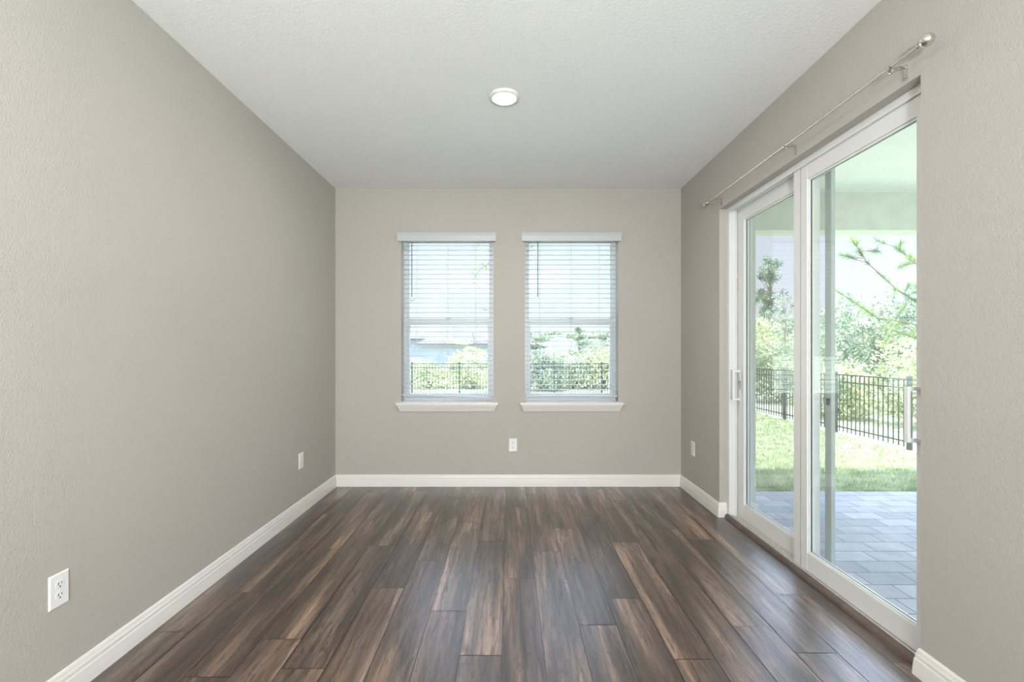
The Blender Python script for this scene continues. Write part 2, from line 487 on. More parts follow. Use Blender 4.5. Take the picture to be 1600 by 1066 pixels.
# ------------------------------------------------------------------ windows
def make_window(i, x0, x1, side):
    w = empty('window_%d' % i, ((x0 + x1) / 2, YB + 0.12, WZ0))
    tag(w, '%s single-hung white window in the back wall' % side, 'window', kind='structure')
    inv = Matrix.Translation(-w.location)
    def put(mb, name, m, bevel=0.002):
        mb.v = [tuple(inv @ Vector(p)) for p in mb.v]
        return mb.build(name, m, w, bevel=bevel)
    ya, yb = YB + 0.10, YB + 0.19
    f = MB()
    t = 0.032
    f.box(x0, x0 + t, ya, yb, WZ0 + .012, WZ1); f.box(x1 - t, x1, ya, yb, WZ0 + .012, WZ1)
    f.box(x0 + t, x1 - t, ya, yb, WZ1 - 0.035, WZ1); f.box(x0 + t, x1 - t, ya, yb, WZ0 + .012, WZ0 + 0.045)
    put(f, 'window_frame', M_wvinyl)
    # white returns lining the recess
    # upper sash (outer track)
    zm = 1.565
    u = MB(); a, b = x0 + t, x1 - t; s = 0.014
    u.box(a, a + s, ya + .045, ya + .075, zm - .02, WZ1 - .035); u.box(b - s, b, ya + .045, ya + .075, zm - .02, WZ1 - .035)
    u.box(a + s, b - s, ya + .045, ya + .075, WZ1 - .05, WZ1 - .035); u.box(a + s, b - s, ya + .045, ya + .075, zm - .02, zm + .045)
    put(u, 'upper_sash', M_wvinyl)
    l = MB(); s = 0.026
    l.box(a, a + s, ya + .008, ya + .038, WZ0 + .045, zm + .035); l.box(b - s, b, ya + .008, ya + .038, WZ0 + .045, zm + .035)
    l.box(a + s, b - s, ya + .008, ya + .038, zm - .02, zm + .035); l.box(a + s, b - s, ya + .008, ya + .038, WZ0 + .045, WZ0 + .085)
    ls = put(l, 'lower_sash', M_wvinyl)
    put(MB().box(a, b, ya + .056, ya + .062, zm, WZ1 - .04), 'upper_pane', M_wglass, 0)
    put(MB().box(a + .02, b - .02, ya + .02, ya + .026, WZ0 + .08, zm - .01), 'lower_pane', M_wglass, 0)
    lk = MB(); cx = (x0 + x1) / 2
    lk.box(cx - .03, cx + .03, ya - .006, ya + .01, zm + .035, zm + .047); lk.box(cx - .008, cx + .02, ya - .016, ya - .002, zm + .045, zm + .054)
    put(lk, 'sash_lock', M_wvinyl)
    # stool with sloped ends and an apron below it
    so = MB()
    so.box(x0 + .001, x1 - .001, YB, ya, WZ0 - .004, WZ0 + .012)
    X0, X1 = x0 - 0.045, x1 + 0.045
    so.box(X0, X1, YB - .045, YB, WZ0 - .012, WZ0 + .008)
    z0, z1 = WZ0 - .078, WZ0 - .012
    pr = [(0, z1), (.040, z1), (.034, z1 - .018), (.022, z1 - .040), (.010, z0), (0, z0)]
    vs = []
    for (xe, dr) in ((X0, 1), (X1, -1)):
        for d, z in pr:
            vs.append((xe + dr * (0.045 - d) * 0.9 + dr * .002, YB - d, z))
    k = len(pr)
    fs = [(j, (j + 1) % k, k + (j + 1) % k, k + j) for j in range(k)] + [tuple(range(k)), tuple(k + j for j in reversed(range(k)))]
    so.add(vs, fs)
    put(so, 'window_sill', M_trim, 0.0015)
    return w
make_window(1, *WINS[0], 'left')
make_window(2, *WINS[1], 'right')

# ------------------------------------------------------------------ blinds
SLAT_MESH = {}
def make_blind(x0, x1, label, wand_x, tilt):
    cx = (x0 + x1) / 2
    r = empty('window_blind', (cx, YB, VZ))
    tag(r, label, 'blind', group='white slatted blinds in the two windows')
    def L(mb):
        mb.v = [(p[0] - cx, p[1] - YB, p[2] - VZ) for p in mb.v]; return mb
    # valance with a small crown, returns to the wall
    V0, V1 = x0 - 0.024, x1 + 0.018
    pr = [(0.0, VZ - .006), (.040, VZ - .006), (.044, VZ + .012), (.046, VZ + .042), (.052, VZ + .056), (.058, VZ + .070), (0.0, VZ + .070)]
    vs = [(x, YB - d, z) for x in (V0, V1) for d, z in pr]; k = len(pr)
    vs = [(p[0] + (-(YB - p[1]) * .12 if p[0] < cx else (YB - p[1]) * .12), p[1] - .0005, p[2]) for p in vs]
    L(MB().add(vs, [(j, (j + 1) % k, k + (j + 1) % k, k + j) for j in range(k)] + [tuple(range(k)), tuple(k + j for j in reversed(range(k)))])).build('valance', M_blind, r)
    L(MB().box(x0 + .006, x1 - .006, YB + .008, YB + .060, VZ + .020, VZ + .056)).build('headrail', M_blind, r, bevel=.002)
    # one slat: shallow crowned section, thin
    a, b = -(x1 - x0) / 2 + .008, (x1 - x0) / 2 - .008
    nseg = 6; top = []; bot = []
    for i in range(nseg + 1):
        t = i / nseg; y = .010 + .046 * t; c = .0026 * (1 - (2 * t - 1) ** 2)
        top.append((y, c + .0028)); bot.append((y, c))
    sec = top + bot[::-1]; k = len(sec)
    sv = [(x, y, z) for x in (a, b) for y, z in sec]
    sf = [(j, (j + 1) % k, k + (j + 1) % k, k + j) for j in range(k)] + [tuple(range(k)), tuple(k + j for j in reversed(range(k)))]
    first = None
    zs = [2.302 - .0461 * i for i in range(31)]
    for i, z in enumerate(zs):
        if first is None:
            first = MB().add(sv, sf).build('slat', M_blind, r); s = first
        else:
            s = first.copy(); COL.objects.link(s); s.parent = r
        s.location = (0, 0, z - VZ)
        if i > 26: s.rotation_euler.y = tilt * (i - 26) / 4
    br = MB().box(a, b, .006, .060, -.009, .009).build('bottom_rail', M_blind, r, bevel=.003)
    br.location = (0, 0, .857 - VZ); br.rotation_euler.y = tilt
    for px in (.155, .50, .81):
        xx = a + (b - a) * px
        mb = MB()
        mb.tube([(xx, .007, -.03), (xx, .007, .86 - VZ)], .0011, 6)
        mb.tube([(xx, .059, -.03), (xx, .059, .86 - VZ)], .0011, 6)
        mb.build('ladder_cord', M_cord, r)
    w = MB(); X = wand_x - cx
    w.tube([(X, -.004, -.004), (X, -.006, -.03), (X, -.006, -.515), (X, -.006, -.53)], [.002, .0042, .0042, .005], 8)
    w.build('tilt_wand', M_wand, r)
    return r
make_blind(*WINS[0], 'white two-inch slat blind in the left window, its bottom rail hanging askew', (643 - 796) / 164.5, 0.034)
make_blind(*WINS[1], 'white two-inch slat blind in the right window, with a level bottom rail', (840.5 - 796) / 164.5, 0.0)

# ------------------------------------------------------------------ sliding door
door = empty('door_1', (1.70, (DY0 + DY1) / 2, 0)); tag(door, 'white framed sliding glass door to the patio', 'door', kind='structure')
DO = Vector(door.location)
def dl(mb, off=DO):
    mb.v = [tuple(Vector(p) - off) for p in mb.v]; return mb
fr = MB()
fr.box(1.692, 1.880, DY1 - .036, DY1, 0, DZ); fr.box(1.692, 1.880, DY0, DY0 + .010, 0, DZ)
fr.box(1.692, 1.880, DY0 + .010, DY1 - .036, DZ - .026, DZ)
fr.box(1.692, 1.698, DY1 - .046, DY1 - .036, 0, DZ - .026)
fr.box(1.746, 1.752, DY1 - .052, DY1 - .036, .02, DZ - .026)
fr.box(1.692, 1.700, DY0 + .01, DY1 - .046, DZ - .036, DZ - .026)
dl(fr).build('door_frame', M_vinyl, door, bevel=.0015)
tk = MB(); ya, yb = DY0 + .010, DY1 - .036
tk.box(1.692, 1.880, ya, yb, 0.0, .014)
for xr in (1.692, 1.7485, 1.800, 1.872): tk.box(xr, xr + .005, ya, yb, .014, .036)
tk.box(1.719, 1.723, ya, yb, .014, .028); tk.box(1.772, 1.776, ya, yb, .014, .028)
dl(tk).build('sill_track', M_alu, door, bevel=.0006)
dl(MB().box(1.7530, 1.7560, 3.662, 3.680, 1.765, 1.855)).build('strike_plate', M_brass, door, bevel=.001)

def make_panel(xa, xb, y0, y1, sl, sr, name_handle_side):
    c = Vector(((xa + xb) / 2, (y0 + y1) / 2, 0))
    z0, z1, gz0, gz1 = .032, DZ - .028, .139, 2.280
    f = MB(); g0, g1 = y0 + sl, y1 - sr
    f.box(xa, xb, y0, g0, z0, z1); f.box(xa, xb, g1, y1, z0, z1)
    f.box(xa + .001, xb - .001, g0, g1, z0, gz0); f.box(xa + .001, xb - .001, g0, g1, gz1, z1)
    # glazing bead steps
    t = .010
    for (p, q) in ((xa + .008, xa + .015), (xb - .015, xb - .008)):
        f.box(p, q, g0, g0 + t, gz0, gz1); f.box(p, q, g1 - t, g1, gz0, gz1)
        f.box(p, q, g0 + t, g1 - t, gz0, gz0 + t); f.box(p, q, g0 + t, g1 - t, gz1 - t, gz1)
    p = dl(f, c).build('door_panel', M_vinyl, door, bevel=.0015); p.location = c - DO
    m = (xa + xb) / 2
    s = MB(); t = .006
    s.box(xa + .015, xb - .015, g0, g0 + t, gz0, gz1); s.box(xa + .015, xb - .015, g1 - t, g1, gz0, gz1)
    s.box(xa + .015, xb - .015, g0 + t, g1 - t, gz0, gz0 + t); s.box(xa + .015, xb - .015, g0 + t, g1 - t, gz1 - t, gz1)
    dl(s, c).build('glass_gasket', M_dark, p)
    dl(MB().box(m - .004, m + .004, g0 + .003, g1 - .003, gz0 + .003, gz1 - .003), c).build('glass_pane', M_glass, p)
    # D handle standing off the stile into the room
    hy = y0 + sl - .016 if name_handle_side == 'near' else y1 - sr * .42
    h = MB()
    h.box(xa - .004, xa, hy - .013, hy + .013, .905, 1.158)
    h.box(xa - .058, xa - .046, hy - .011, hy + .011, .916, 1.147)
    h.box(xa - .046, xa - .004, hy - .011, hy + .011, 1.131, 1.147)
    h.box(xa - .046, xa - .004, hy - .011, hy + .011, .916, .932)
    dl(h, c).build('pull_handle', M_vinyl, p, bevel=.003)
    if name_handle_side == 'far':
        th = MB(); th.box(xa - .008, xa - .005, hy - .020, hy - .014, 1.00, 1.06); th.box(xa - .016, xa - .005, hy - .022, hy - .014, 1.055, 1.064)
        dl(th, c).build('thumb_latch', plain('latch_grey', (0.25, 0.25, 0.22), 0.4), p)
    return p
pn = make_panel(1.705, 1.745, 1.909, 2.860, .088, .128, 'near')
# interlock groove on the near panel's meeting stile
dl(MB().box(1.7035, 1.7055, 2.7885, 2.7915, .033, DZ - .03), Vector(pn.location) + DO).build('interlock_seam', plain('seam_grey', (0.32, 0.32, 0.31), 0.5), pn)
make_panel(1.756, 1.796, 2.757, 3.679, .105, .104, 'far')
# insect screen on the outermost track
c = Vector((1.827, 3.19, 0)); a, b = 2.690, 3.680
f = MB(); z0, z1 = .030, DZ - .030
f.box(1.815, 1.838, a, a + .052, z0, z1); f.box(1.815, 1.838, b - .045, b, z0, z1)
f.box(1.816, 1.837, a + .052, b - .045, z0, z0 + .05); f.box(1.816, 1.837, a + .052, b - .045, z1 - .05, z1)
sp = dl(f, c).build('screen_panel', plain('screen_frame_grey', (0.40, 0.44, 0.42), 0.4), door, bevel=.001); sp.location = c - DO
dl(MB().box(1.826, 1.8265, a + .05, b - .043, z0 + .048, z1 - .048), c).build('insect_mesh', M_screen, sp)
dl(MB().box(1.806, 1.815, a + .012, a + .032, .985, 1.025), c).build('screen_latch', M_dark, sp, bevel=.002)

tr = MB()
y0, y1 = DY0 + .0195, DY1 - .0195
prf = [(1.668, 0.0), (1.6915, 0.0), (1.6915, .030), (1.680, .028), (1.672, .016)]
vs = [(x, y, z) for y in (y0, y1) for x, z in prf]; k = 5
tr.add(vs, [(j, (j + 1) % k, k + (j + 1) % k, k + j) for j in range(k)] + [tuple(range(k)), tuple(k + j for j in reversed(range(k)))])
struct('trim_1', tr, M_thresh, 'worn brown wood reducer strip between floor and door track', 'threshold')

# ------------------------------------------------------------------ outlets
def make_outlet(loc, rot, label, blank=False):
    r = empty('wall_outlet', loc); r.rotation_euler.z = rot       # faces local -y
    tag(r, label, 'outlet', group='white wall outlets just above the baseboards')
    w, h, d = .078, .124, .006
    vs = []
    for (s, y) in ((1.0, 0.0), (1.0, -d * .45), (.90, -d)):
        ww, hh = (w / 2, h / 2) if s == 1.0 else (w / 2 - .004, h / 2 - .004)
        vs += [(-ww, y, -hh), (ww, y, -hh), (ww, y, hh), (-ww, y, hh)]
    fs = [(0, 1, 2, 3), (8, 9, 10, 11)] + [(4 * i + j, 4 * i + (j + 1) % 4, 4 * i + 4 + (j + 1) % 4, 4 * i + 4 + j) for i in (0, 1) for j in range(4)]
    MB().add(vs, fs).build('cover_plate', M_plate, r, bevel=.0008)
    for s in (1, -1):
        zc = .0205 * s
        out = []
        for k in range(24):
            a = 2 * math.pi * k / 24
            out.append((max(-.0165, min(.0165, .0185 * math.cos(a))), zc + .0155 * math.sin(a)))
        vv = [(x, -d + .0004, z) for x, z in out] + [(x, -d - .0016, z) for x, z in out]
        rc = MB().add(vv, [tuple(range(24)), tuple(range(47, 23, -1))] + [(k, (k + 1) % 24, 24 + (k + 1) % 24, 24 + k) for k in range(24)]).build('receptacle', M_plate, r)
        sl = MB(); yy = -d - .0016
        sl.box(-.0078, -.0054, yy - .0003, yy, zc - .001, zc + .0095); sl.box(.0054, .0078, yy - .0003, yy, zc + .0005, zc + .0085)
        sl.lathe([(.0029, 0), (.0029, -.0003)], (0, yy, zc - .0075), 'y', 12, False)
        sl.build('socket_slots', M_slot, rc)
    MB().lathe([(.0032, 0), (.0032, -.0012), (.0022, -.0018)], (0, -d, 0), 'y', 12).build('plate_screw', M_plate, r)
    return r
pi = math.pi
make_outlet((XL, 1.755, .417), pi / 2, 'near white duplex outlet low on the left wall')
make_outlet((XL, 3.796, .419), pi / 2, 'far white outlet low on the left wall, close to the back corner')
make_outlet((.033, YB, .393), 0, 'white duplex outlet on the back wall below and between the windows')
make_outlet((XR, 4.249, .420), -pi / 2, 'white outlet on the right wall between back corner and sliding door')

# ------------------------------------------------------------------ ceiling light
cl = empty('ceiling_light', (-.031, 2.89, H)); tag(cl, 'round flush ceiling light, lit warm white', 'ceiling light')
MB().lathe([(.060, 0), (.091, 0), (.092, -.006), (.088, -.014), (.074, -.019), (.068, -.016), (.066, -.012)], (0, 0, 0), 'z', 48).build('trim_ring', M_trim, cl)
me_, nt_, p_ = mat('lamp_diffuser')
p_.inputs['Base Color'].default_value = (.9, .85, .8, 1)
p_.inputs['Emission Color'].default_value = (1.0, .86, .74, 1); p_.inputs['Emission Strength'].default_value = 190
MB().lathe([(.067, -.0125), (.055, -.0175), (.030, -.0205), (.004, -.0215)], (0, 0, 0), 'z', 48).build('light_diffuser', me_, cl)

# ------------------------------------------------------------------ curtain rod
rx, rz = 1.570, 2.466
rod = empty('curtain_rod', (rx, 2.8, rz)); tag(rod, 'slim brushed metal curtain rod with ball finials above the sliding door', 'curtain rod')
RO = Vector(rod.location)
dl(MB().tube([(rx, 1.835, rz), (rx, 2.75, rz)], .0068, 16), RO).build('outer_tube', M_nickel, rod)
dl(MB().tube([(rx, 2.74, rz), (rx, 3.765, rz)], .0052, 16), RO).build('inner_tube', M_nickel, rod)
fin = [(.0062, 0), (.0092, .001), (.0092, .006), (.0066, .008), (.0066, .012), (.012, .016), (.019, .023), (.0235, .033), (.0245, .043), (.022, .053), (.0165, .061), (.009, .066), (.002, .0675)]
dl(MB().lathe([(r_, -h) for r_, h in fin], (rx, 1.836, rz), 'y', 28), RO).build('finial', M_nickel, rod)
dl(MB().lathe([(r_ * .95, h) for r_, h in fin], (rx, 3.764, rz), 'y', 28), RO).build('finial', M_nickel, rod)
b0 = None
for by in (1.967, 2.722, 3.673):
    if b0 is None:
        m = MB()
        m.box(.0615, .067, -.0085, .0085, -.052, .010)
        m.tube([(.062, 0, -.001), (.040, 0, .002), (.020, 0, -.006), (.010, 0, -.012)], .0042, 8)
        hk = [(.012 * math.cos(a) * .95, 0, -.001 + .0105 * math.sin(a)) for a in [math.radians(q) for q in range(-200, 25, 25)]]
        for i in range(len(hk) - 1):
            pass
        # U shaped cradle as a flat band
        vs, fs = [], []
        for (x, _, z) in hk:
            n_ = Vector((x, 0, z)).normalized() * .002
            for sy in (-.006, .006):
                vs.append((x, sy, z)); vs.append((x + n_.x, sy, z + n_.z))
        for i in range(len(hk) - 1):
            o_ = 4 * i
            fs += [(o_, o_ + 2, o_ + 6, o_ + 4), (o_ + 1, o_ + 5, o_ + 7, o_ + 3), (o_, o_ + 4, o_ + 5, o_ + 1), (o_ + 2, o_ + 3, o_ + 7, o_ + 6)]
        fs += [(0, 1, 3, 2), (len(vs) - 4, len(vs) - 2, len(vs) - 1, len(vs) - 3)]
        m.add(vs, fs)
        m.lathe([(.003, .0615), (.0034, .0590), (.002, .0575)], (0, 0, -.040), 'x', 10)
        m.lathe([(.0025, 0), (.0025, -.010), (.0045, -.010), (.0045, -.018)], (-.002, 0, -.012), 'z', 10)
        b0 = m.build('bracket', M_nickel, rod); bb = b0
    else:
        bb = b0.copy(); COL.objects.link(bb); bb.parent = rod
    bb.location = Vector((rx, by, rz)) - RO

# ------------------------------------------------------------------ patio, lanai, roof
PX = 4.70
struct('patio_floor', MB().box(XO, PX, -1.5, 4.48, -.14, -.03), M_paver, 'blue-grey paver patio outside the sliding door', 'patio')
struct('patio_ceiling', MB().box(XO, PX, -1.5, 4.47, 2.78, 2.84), M_lceil, 'white covered-patio ceiling', 'patio ceiling')
bm_ = MB(); bm_.box(XO, PX + .2, 4.47, 4.69, 2.425, 2.84)
bm_.box(PX, PX + .2, -1.5, 4.47, 2.425, 2.84)
struct('patio_beam', bm_, M_stucco, 'pale stucco beam across the edge of the covered patio', 'beam')
pc = MB(); pc.box(PX - .06, PX + .24, 4.18, 4.48, -.14, 2.425)
struct('patio_column', pc, M_stucco, 'stucco corner column of the covered patio', 'column')
struct('exterior_wall', MB().box(XO, XO + .02, DY1 + .0, YO, -.14, 2.78).box(XO, XO + .02, -4.0, DY0, -.14, 2.78).box(XO, XO + .02, DY0, DY1, DZ, 2.78), M_stucco, 'stucco outer skin of the house wall beside the patio', 'wall')
struct('roof', MB().box(XL - .5, XO, -6.0, 5.12, 2.95, 3.12).box(XO, PX + .65, -2.0, 5.12, 2.95, 3.12), M_roofslab, 'roof over the room and the covered patio', 'roof')

# ------------------------------------------------------------------ ground
def gz(x, y):
    dx = max(0.0, x - PX - .2) ; dy = max(0.0, y - 4.5)
    t = min(1.0, math.hypot(dx, dy) / 3.6); t = t * t * (3 - 2 * t)
    return -.06 - .38 * t
def terrain(name, xs_, ys_, m, label):
    vs = [(x, y, gz(x, y)) for y in ys_ for x in xs_]; w = len(xs_)
    fs = [(j * w + i, j * w + i + 1, (j + 1) * w + i + 1, (j + 1) * w + i) for j in range(len(ys_) - 1) for i in range(w - 1)]
    o = MB().add(vs, fs, True).build(name, m); return tag(o, label, 'ground', kind='structure')
lawn_x = list(np.linspace(-7, 6.8, 47)); lawn_y = [4.485] + list(np.linspace(4.8, 18.2, 46))
terrain('lawn_ground', lawn_x, lawn_y, M_soil, 'lawn ground between house and black fences')
far = MB()
far.add([(6.8, -10, -.44), (120, -10, -.44), (120, 18.2, -.44), (6.8, 18.2, -.44)], [(0, 1, 2, 3)])
far.add([(-80, 18.2, -.44), (120, 18.2, -.44), (120, 160, -.44), (-80, 160, -.44)], [(0, 1, 2, 3)])
far.add([(-80, -10, -.46), (6.8, -10, -.46), (6.8, 18.2, -.46), (-80, 18.2, -.46)], [(0, 1, 2, 3)])
struct('field_ground', far, M_field, 'open green ground beyond the fences', 'ground')

def fast_mesh(name, verts, faces_n, m, parent=None):
    """verts: (K, n, 3) array of separate n-gons"""
    K = verts.shape[0]; n = faces_n
    me = bpy.data.meshes.new(name)
    me.vertices.add(K * n); me.loops.add(K * n); me.polygons.add(K)
    me.vertices.foreach_set('co', verts.reshape(-1).astype(np.float32))
    me.loops.foreach_set('vertex_index', np.arange(K * n, dtype=np.int32))
    me.polygons.foreach_set('loop_start', (np.arange(K) * n).astype(np.int32))
    me.polygons.foreach_set('loop_total', np.full(K, n, dtype=np.int32))
    me.update(calc_edges=True); me.validate()
    me.materials.append(m)
    o = bpy.data.objects.new(name, me); link(o, parent)
    return o

rs = np.random.RandomState(5)
# grass blades, denser close to the patio
K = 90000
t = rs.rand(K)
gy = 4.485 + (t ** 1.5) * 11.0
gx = 1.95 + rs.rand(K) * (6.78 - 1.95)
base = np.stack([gx, gy, np.array([gz(a, b) for a, b in zip(gx, gy)]) - .003], 1)
ang = rs.rand(K) * 2 * np.pi; hgt = .030 + .040 * rs.rand(K); wd = .0035 + .003 * rs.rand(K) + .0012 * (gy - 4.5)
side = np.stack([np.cos(ang), np.sin(ang), 0 * ang], 1) * wd[:, None]
lean = np.stack([rs.randn(K), rs.randn(K), 0 * ang], 1) * .016 + np.stack([0 * ang, 0 * ang, hgt], 1)
g = fast_mesh('grass', np.stack([base - side, base + side, base + lean], 1), 3, M_grass)
tag(g, 'short green grass growing on the lawn beside the patio', 'grass', kind='stuff')

# ------------------------------------------------------------------ fences
def make_fence(p0, p1, nsec, label, npick=15, drop=0):
    p0 = Vector(p0); p1 = Vector(p1)
    r = empty('metal_fence', p0); tag(r, label, 'fence', group='black metal picket fences around the yard')
    d = (p1 - p0) / nsec; dh = Vector((d.x, d.y, 0)); ln = dh.length
    yaw = math.atan2(d.y, d.x); r.rotation_euler.z = yaw
    F = []
    post = MB().box(-.03, .03, -.03, .03, -.12, 1.27)
    post.add([(-.036, -.036, 1.27), (.036, -.036, 1.27), (.036, .036, 1.27), (-.036, .036, 1.27), (0, 0, 1.295)], [(3, 2, 1, 0), (0, 1, 4), (1, 2, 4), (2, 3, 4), (3, 0, 4)])
    po = None; pk = None; rl = None
    for i in range(nsec + 1):
        if po is None: po = post.build('fence_post', M_fence, r, fixn=True); q = po
        else: q = po.copy(); COL.objects.link(q); q.parent = r
        q.location = (i * ln, 0, 0)
    for i in range(nsec):
        for z in (1.215, 1.065, .13):
            if rl is None: rl = MB().box(.03, ln - .03, -.013, .013, -.013, .013).build('fence_rail', M_fence, r); q = rl
            else: q = rl.copy(); COL.objects.link(q); q.parent = r
            q.location = (i * ln, 0, z)
        for j in range(npick):
            if pk is None: pk = MB().box(-.008, .008, -.008, .008, .04, 1.212).build('fence_picket', M_fence, r); q = pk
            else: q = pk.copy(); COL.objects.link(q); q.parent = r
            q.location = (i * ln + (j + 1) * ln / (npick + 1), 0, 0)
    return r
# rear fence: posts line up with x = -3.68, -1.92 ... at 18.2 m
make_fence((-5.53, 18.2, -.44), (5.33, 18.2, -.44), 6, 'rear black picket fence seen through both windows')
make_fence((6.93, 8.26, -.43), (6.75, 8.26 + 1.82 * 5, -.44), 5, 'black picket fence running along the lawn outside the sliding door')

# ------------------------------------------------------------------ foliage
def leaves(blobs, n, size, seed, m, parent, name='foliage', surf=.55):
    r_ = np.random.RandomState(seed)
    vol = np.array([b[3] * b[4] * b[5] for b in blobs]) ** (2 / 3.); cnt = np.maximum(1, (n * vol / vol.sum()).astype(int))
    P = []
    for b, c_ in zip(blobs, cnt):
        d = r_.randn(c_, 3); d /= np.linalg.norm(d, axis=1)[:, None]
        rad = (surf + (1 - surf) * r_.rand(c_)) * (1 + .10 * r_.randn(c_))
        # lumpy crown
        rad *= 1 + .16 * np.sin(d[:, 0] * 5 + b[0] * 3) * np.cos(d[:, 2] * 6 + b[1])
        P.append(np.array(b[:3]) + d * rad[:, None] * np.array(b[3:6]))
    P = np.concatenate(P); K = len(P)
    P[:, 2] = np.maximum(P[:, 2], .02)
    a = r_.randn(K, 3); a /= np.linalg.norm(a, axis=1)[:, None]
    b = r_.randn(K, 3); b = np.cross(a, b); b /= np.linalg.norm(b, axis=1)[:, None]
    s = size * (.6 + .8 * r_.rand(K))[:, None]
    q = np.stack([P - a * s, P - b * s * .45, P + a * s, P + b * s * .45], 1)
    return fast_mesh(name, q, 4, m, parent)

def stems(base, tips, r0, seed, parent, name='trunk', n=6):
    rnd = random.Random(seed); mb = MB()
    for tp in tips:
        p0, p1 = Vector(base), Vector(tp); L_ = (p1 - p0).length; pts = []
        for i in range(n + 1):
            t = i / n; p = p0.lerp(p1, t)
            if 0 < i < n: p += Vector((rnd.uniform(-1, 1), rnd.uniform(-1, 1), rnd.uniform(-.5, .5))) * L_ * .035
            pts.append(p)
        mb.tube(pts, [r0 * (1 - .8 * i / n) for i in range(n + 1)], 7)
    return mb.build(name, M_bark, parent)

def make_bush(loc, w, h, m, label, seed, n=2600, size=.07, name='bush', cat='bush', group=None):
    r = empty(name, (*loc, -.45)); tag(r, label, cat, group)
    rnd = random.Random(seed); bl = []; tips = []
    for i in range(8):
        a = rnd.uniform(0, 2 * pi); q = rnd.uniform(0, .62)
        zc = rnd.uniform(.30, .80) * h
        s = rnd.uniform(.32, .5)
        bl.append((w * .5 * q * math.cos(a) * 1.2, w * .5 * q * math.sin(a), zc, w * s * .6, w * s * .6, h * rnd.uniform(.18, .30)))
        tips.append(bl[-1][:3])
    bl.append((0, 0, h * .25, w * .5, w * .45, h * .27))
    leaves(bl, n, size, seed, m, r)
    stems((0, 0, 0), tips, .035, seed, r, 'stems')
    return r

def make_tree(loc, h, crown_w, m, label, seed, n=2500, size=.09, clear=.45, name='tree', nbl=9, group=None, r0=.09):
    r = empty(name, (*loc, -.45)); tag(r, label, 'tree', group)
    rnd = random.Random(seed); bl = []; tips = []
    for i in range(nbl):
        a = rnd.uniform(0, 2 * pi); q = rnd.uniform(.1, .8); z = h * (clear + (1 - clear) * rnd.uniform(.1, .95))
        bl.append((crown_w * .5 * q * math.cos(a), crown_w * .5 * q * math.sin(a), z, crown_w * rnd.uniform(.12, .24), crown_w * rnd.uniform(.12, .24), h * rnd.uniform(.025, .075)))
    leaves(bl, n, size, seed, m, r, surf=.2)
    mb = MB()
    top = h * .95; pts = [(rnd.uniform(-.02, .02) * h * i / 7, rnd.uniform(-.02, .02) * h * i / 7, top * i / 7) for i in range(8)]
    mb.tube(pts, [r0 * (1 - .8 * i / 7) for i in range(8)], 8)
    for b in bl:
        z0 = max(h * clear * .8, b[2] - h * .12)
        k = z0 / top * 7; i = min(6, int(k)); p0 = Vector(pts[i]).lerp(Vector(pts[i + 1]), k - i)
        mid = p0.lerp(Vector(b[:3]), .5) + Vector((0, 0, -.02 * h))
        mb.tube([p0, mid, b[:3]], [r0 * .4, r0 * .25, r0 * .08], 6)
    mb.build('trunk', M_bark, r)
    return r

# bushes behind the side fence, near to far; the far ones are taller
side_bushes = [
    ((9.6, 10.3), 3.0, 2.5, M_leafy, 'yellow-green leafy bush behind the side fence, nearest the door handle', 'y', 4200, .055),
    ((8.3, 12.2), 2.3, 1.7, M_leafy, 'low yellow-green bush close behind the side fence posts', 'y2', 3400, .055),
    ((10.6, 13.2), 3.4, 3.5, M_leafg, 'tall grey-green bush behind the yellow-green one', 'g', 4600, .065),
    ((8.9, 15.6), 3.0, 2.5, M_leaf, 'rounded green bush behind the side fence, seen just right of the screen stile', 'a', 3400, .06),
    ((11.8, 17.2), 3.8, 3.6, M_leafg, 'dusky grey-green bush with shadowed gaps beyond the side fence', 'b', 4200, .075),
    ((14.2, 21.5), 5.0, 3.6, M_leaf, 'broad green bush far beyond the side fence', 'c', 3800, .09),
    ((10.9, 20.8), 4.0, 3.1, M_leafy, 'light green bush seen through the screened door half above the fence', 'd', 3600, .08),
    ((13.2, 27.0), 5.5, 3.7, M_leafg, 'far hedge-like bush below the tall thin tree', 'e', 3800, .10),
    ((17.5, 28.0), 6.0, 4.1, M_leaf, 'far wide green bush right of the tall thin tree', 'f', 3600, .11),
    ((13.5, 14.4), 3.2, 4.0, M_leafg, 'tall pale bush at the right edge of the door view', 'h', 3600, .075),
]
for i, (loc, w, h, m, lb, _, n, sz) in enumerate(side_bushes):
    make_bush(loc, w, h, m, lb, 20 + i, int(n * 1.5), sz)

# behind the rear fence
rear_bushes = [
    ((-3.6, 21.5), 3.2, 1.45, M_leafy, 'yellow-green bush behind the rear fence at the left window, left edge'),
    ((-1.6, 21.8), 2.8, 1.70, M_leafy, 'yellow-green bush behind the rear fence at the left window, right edge'),
    ((-2.6, 24.5), 3.4, 1.60, M_leaf, 'green bush below the wall of the grey-roofed house'),
    ((1.4, 20.6), 2.4, 1.80, M_leafg, 'grey-green bush behind the rear fence at the right window, left edge'),
    ((2.9, 21.6), 2.8, 1.65, M_leaf, 'green bush behind the rear fence in the middle of the right window'),
    ((4.2, 21.2), 2.6, 1.95, M_leafy, 'pale green bush behind the rear fence at the right window, right edge'),
    ((2.4, 27.5), 4.6, 2.05, M_leaf, 'second-row green bush in the right window'),
    ((6.0, 29.0), 4.6, 2.5, M_leafg, 'second-row grey-green bush at the right window edge'),
]
for i, (loc, w, h, m, lb) in enumerate(rear_bushes):
    make_bush(loc, w, h, m, lb, 60 + i, 3600, .075)
make_tree((-2.0, 27.0), 2.95, 3.0, M_leafy, 'light airy small tree in front of the grey house roof', 81, 1500, .07, .35, r0=.05)
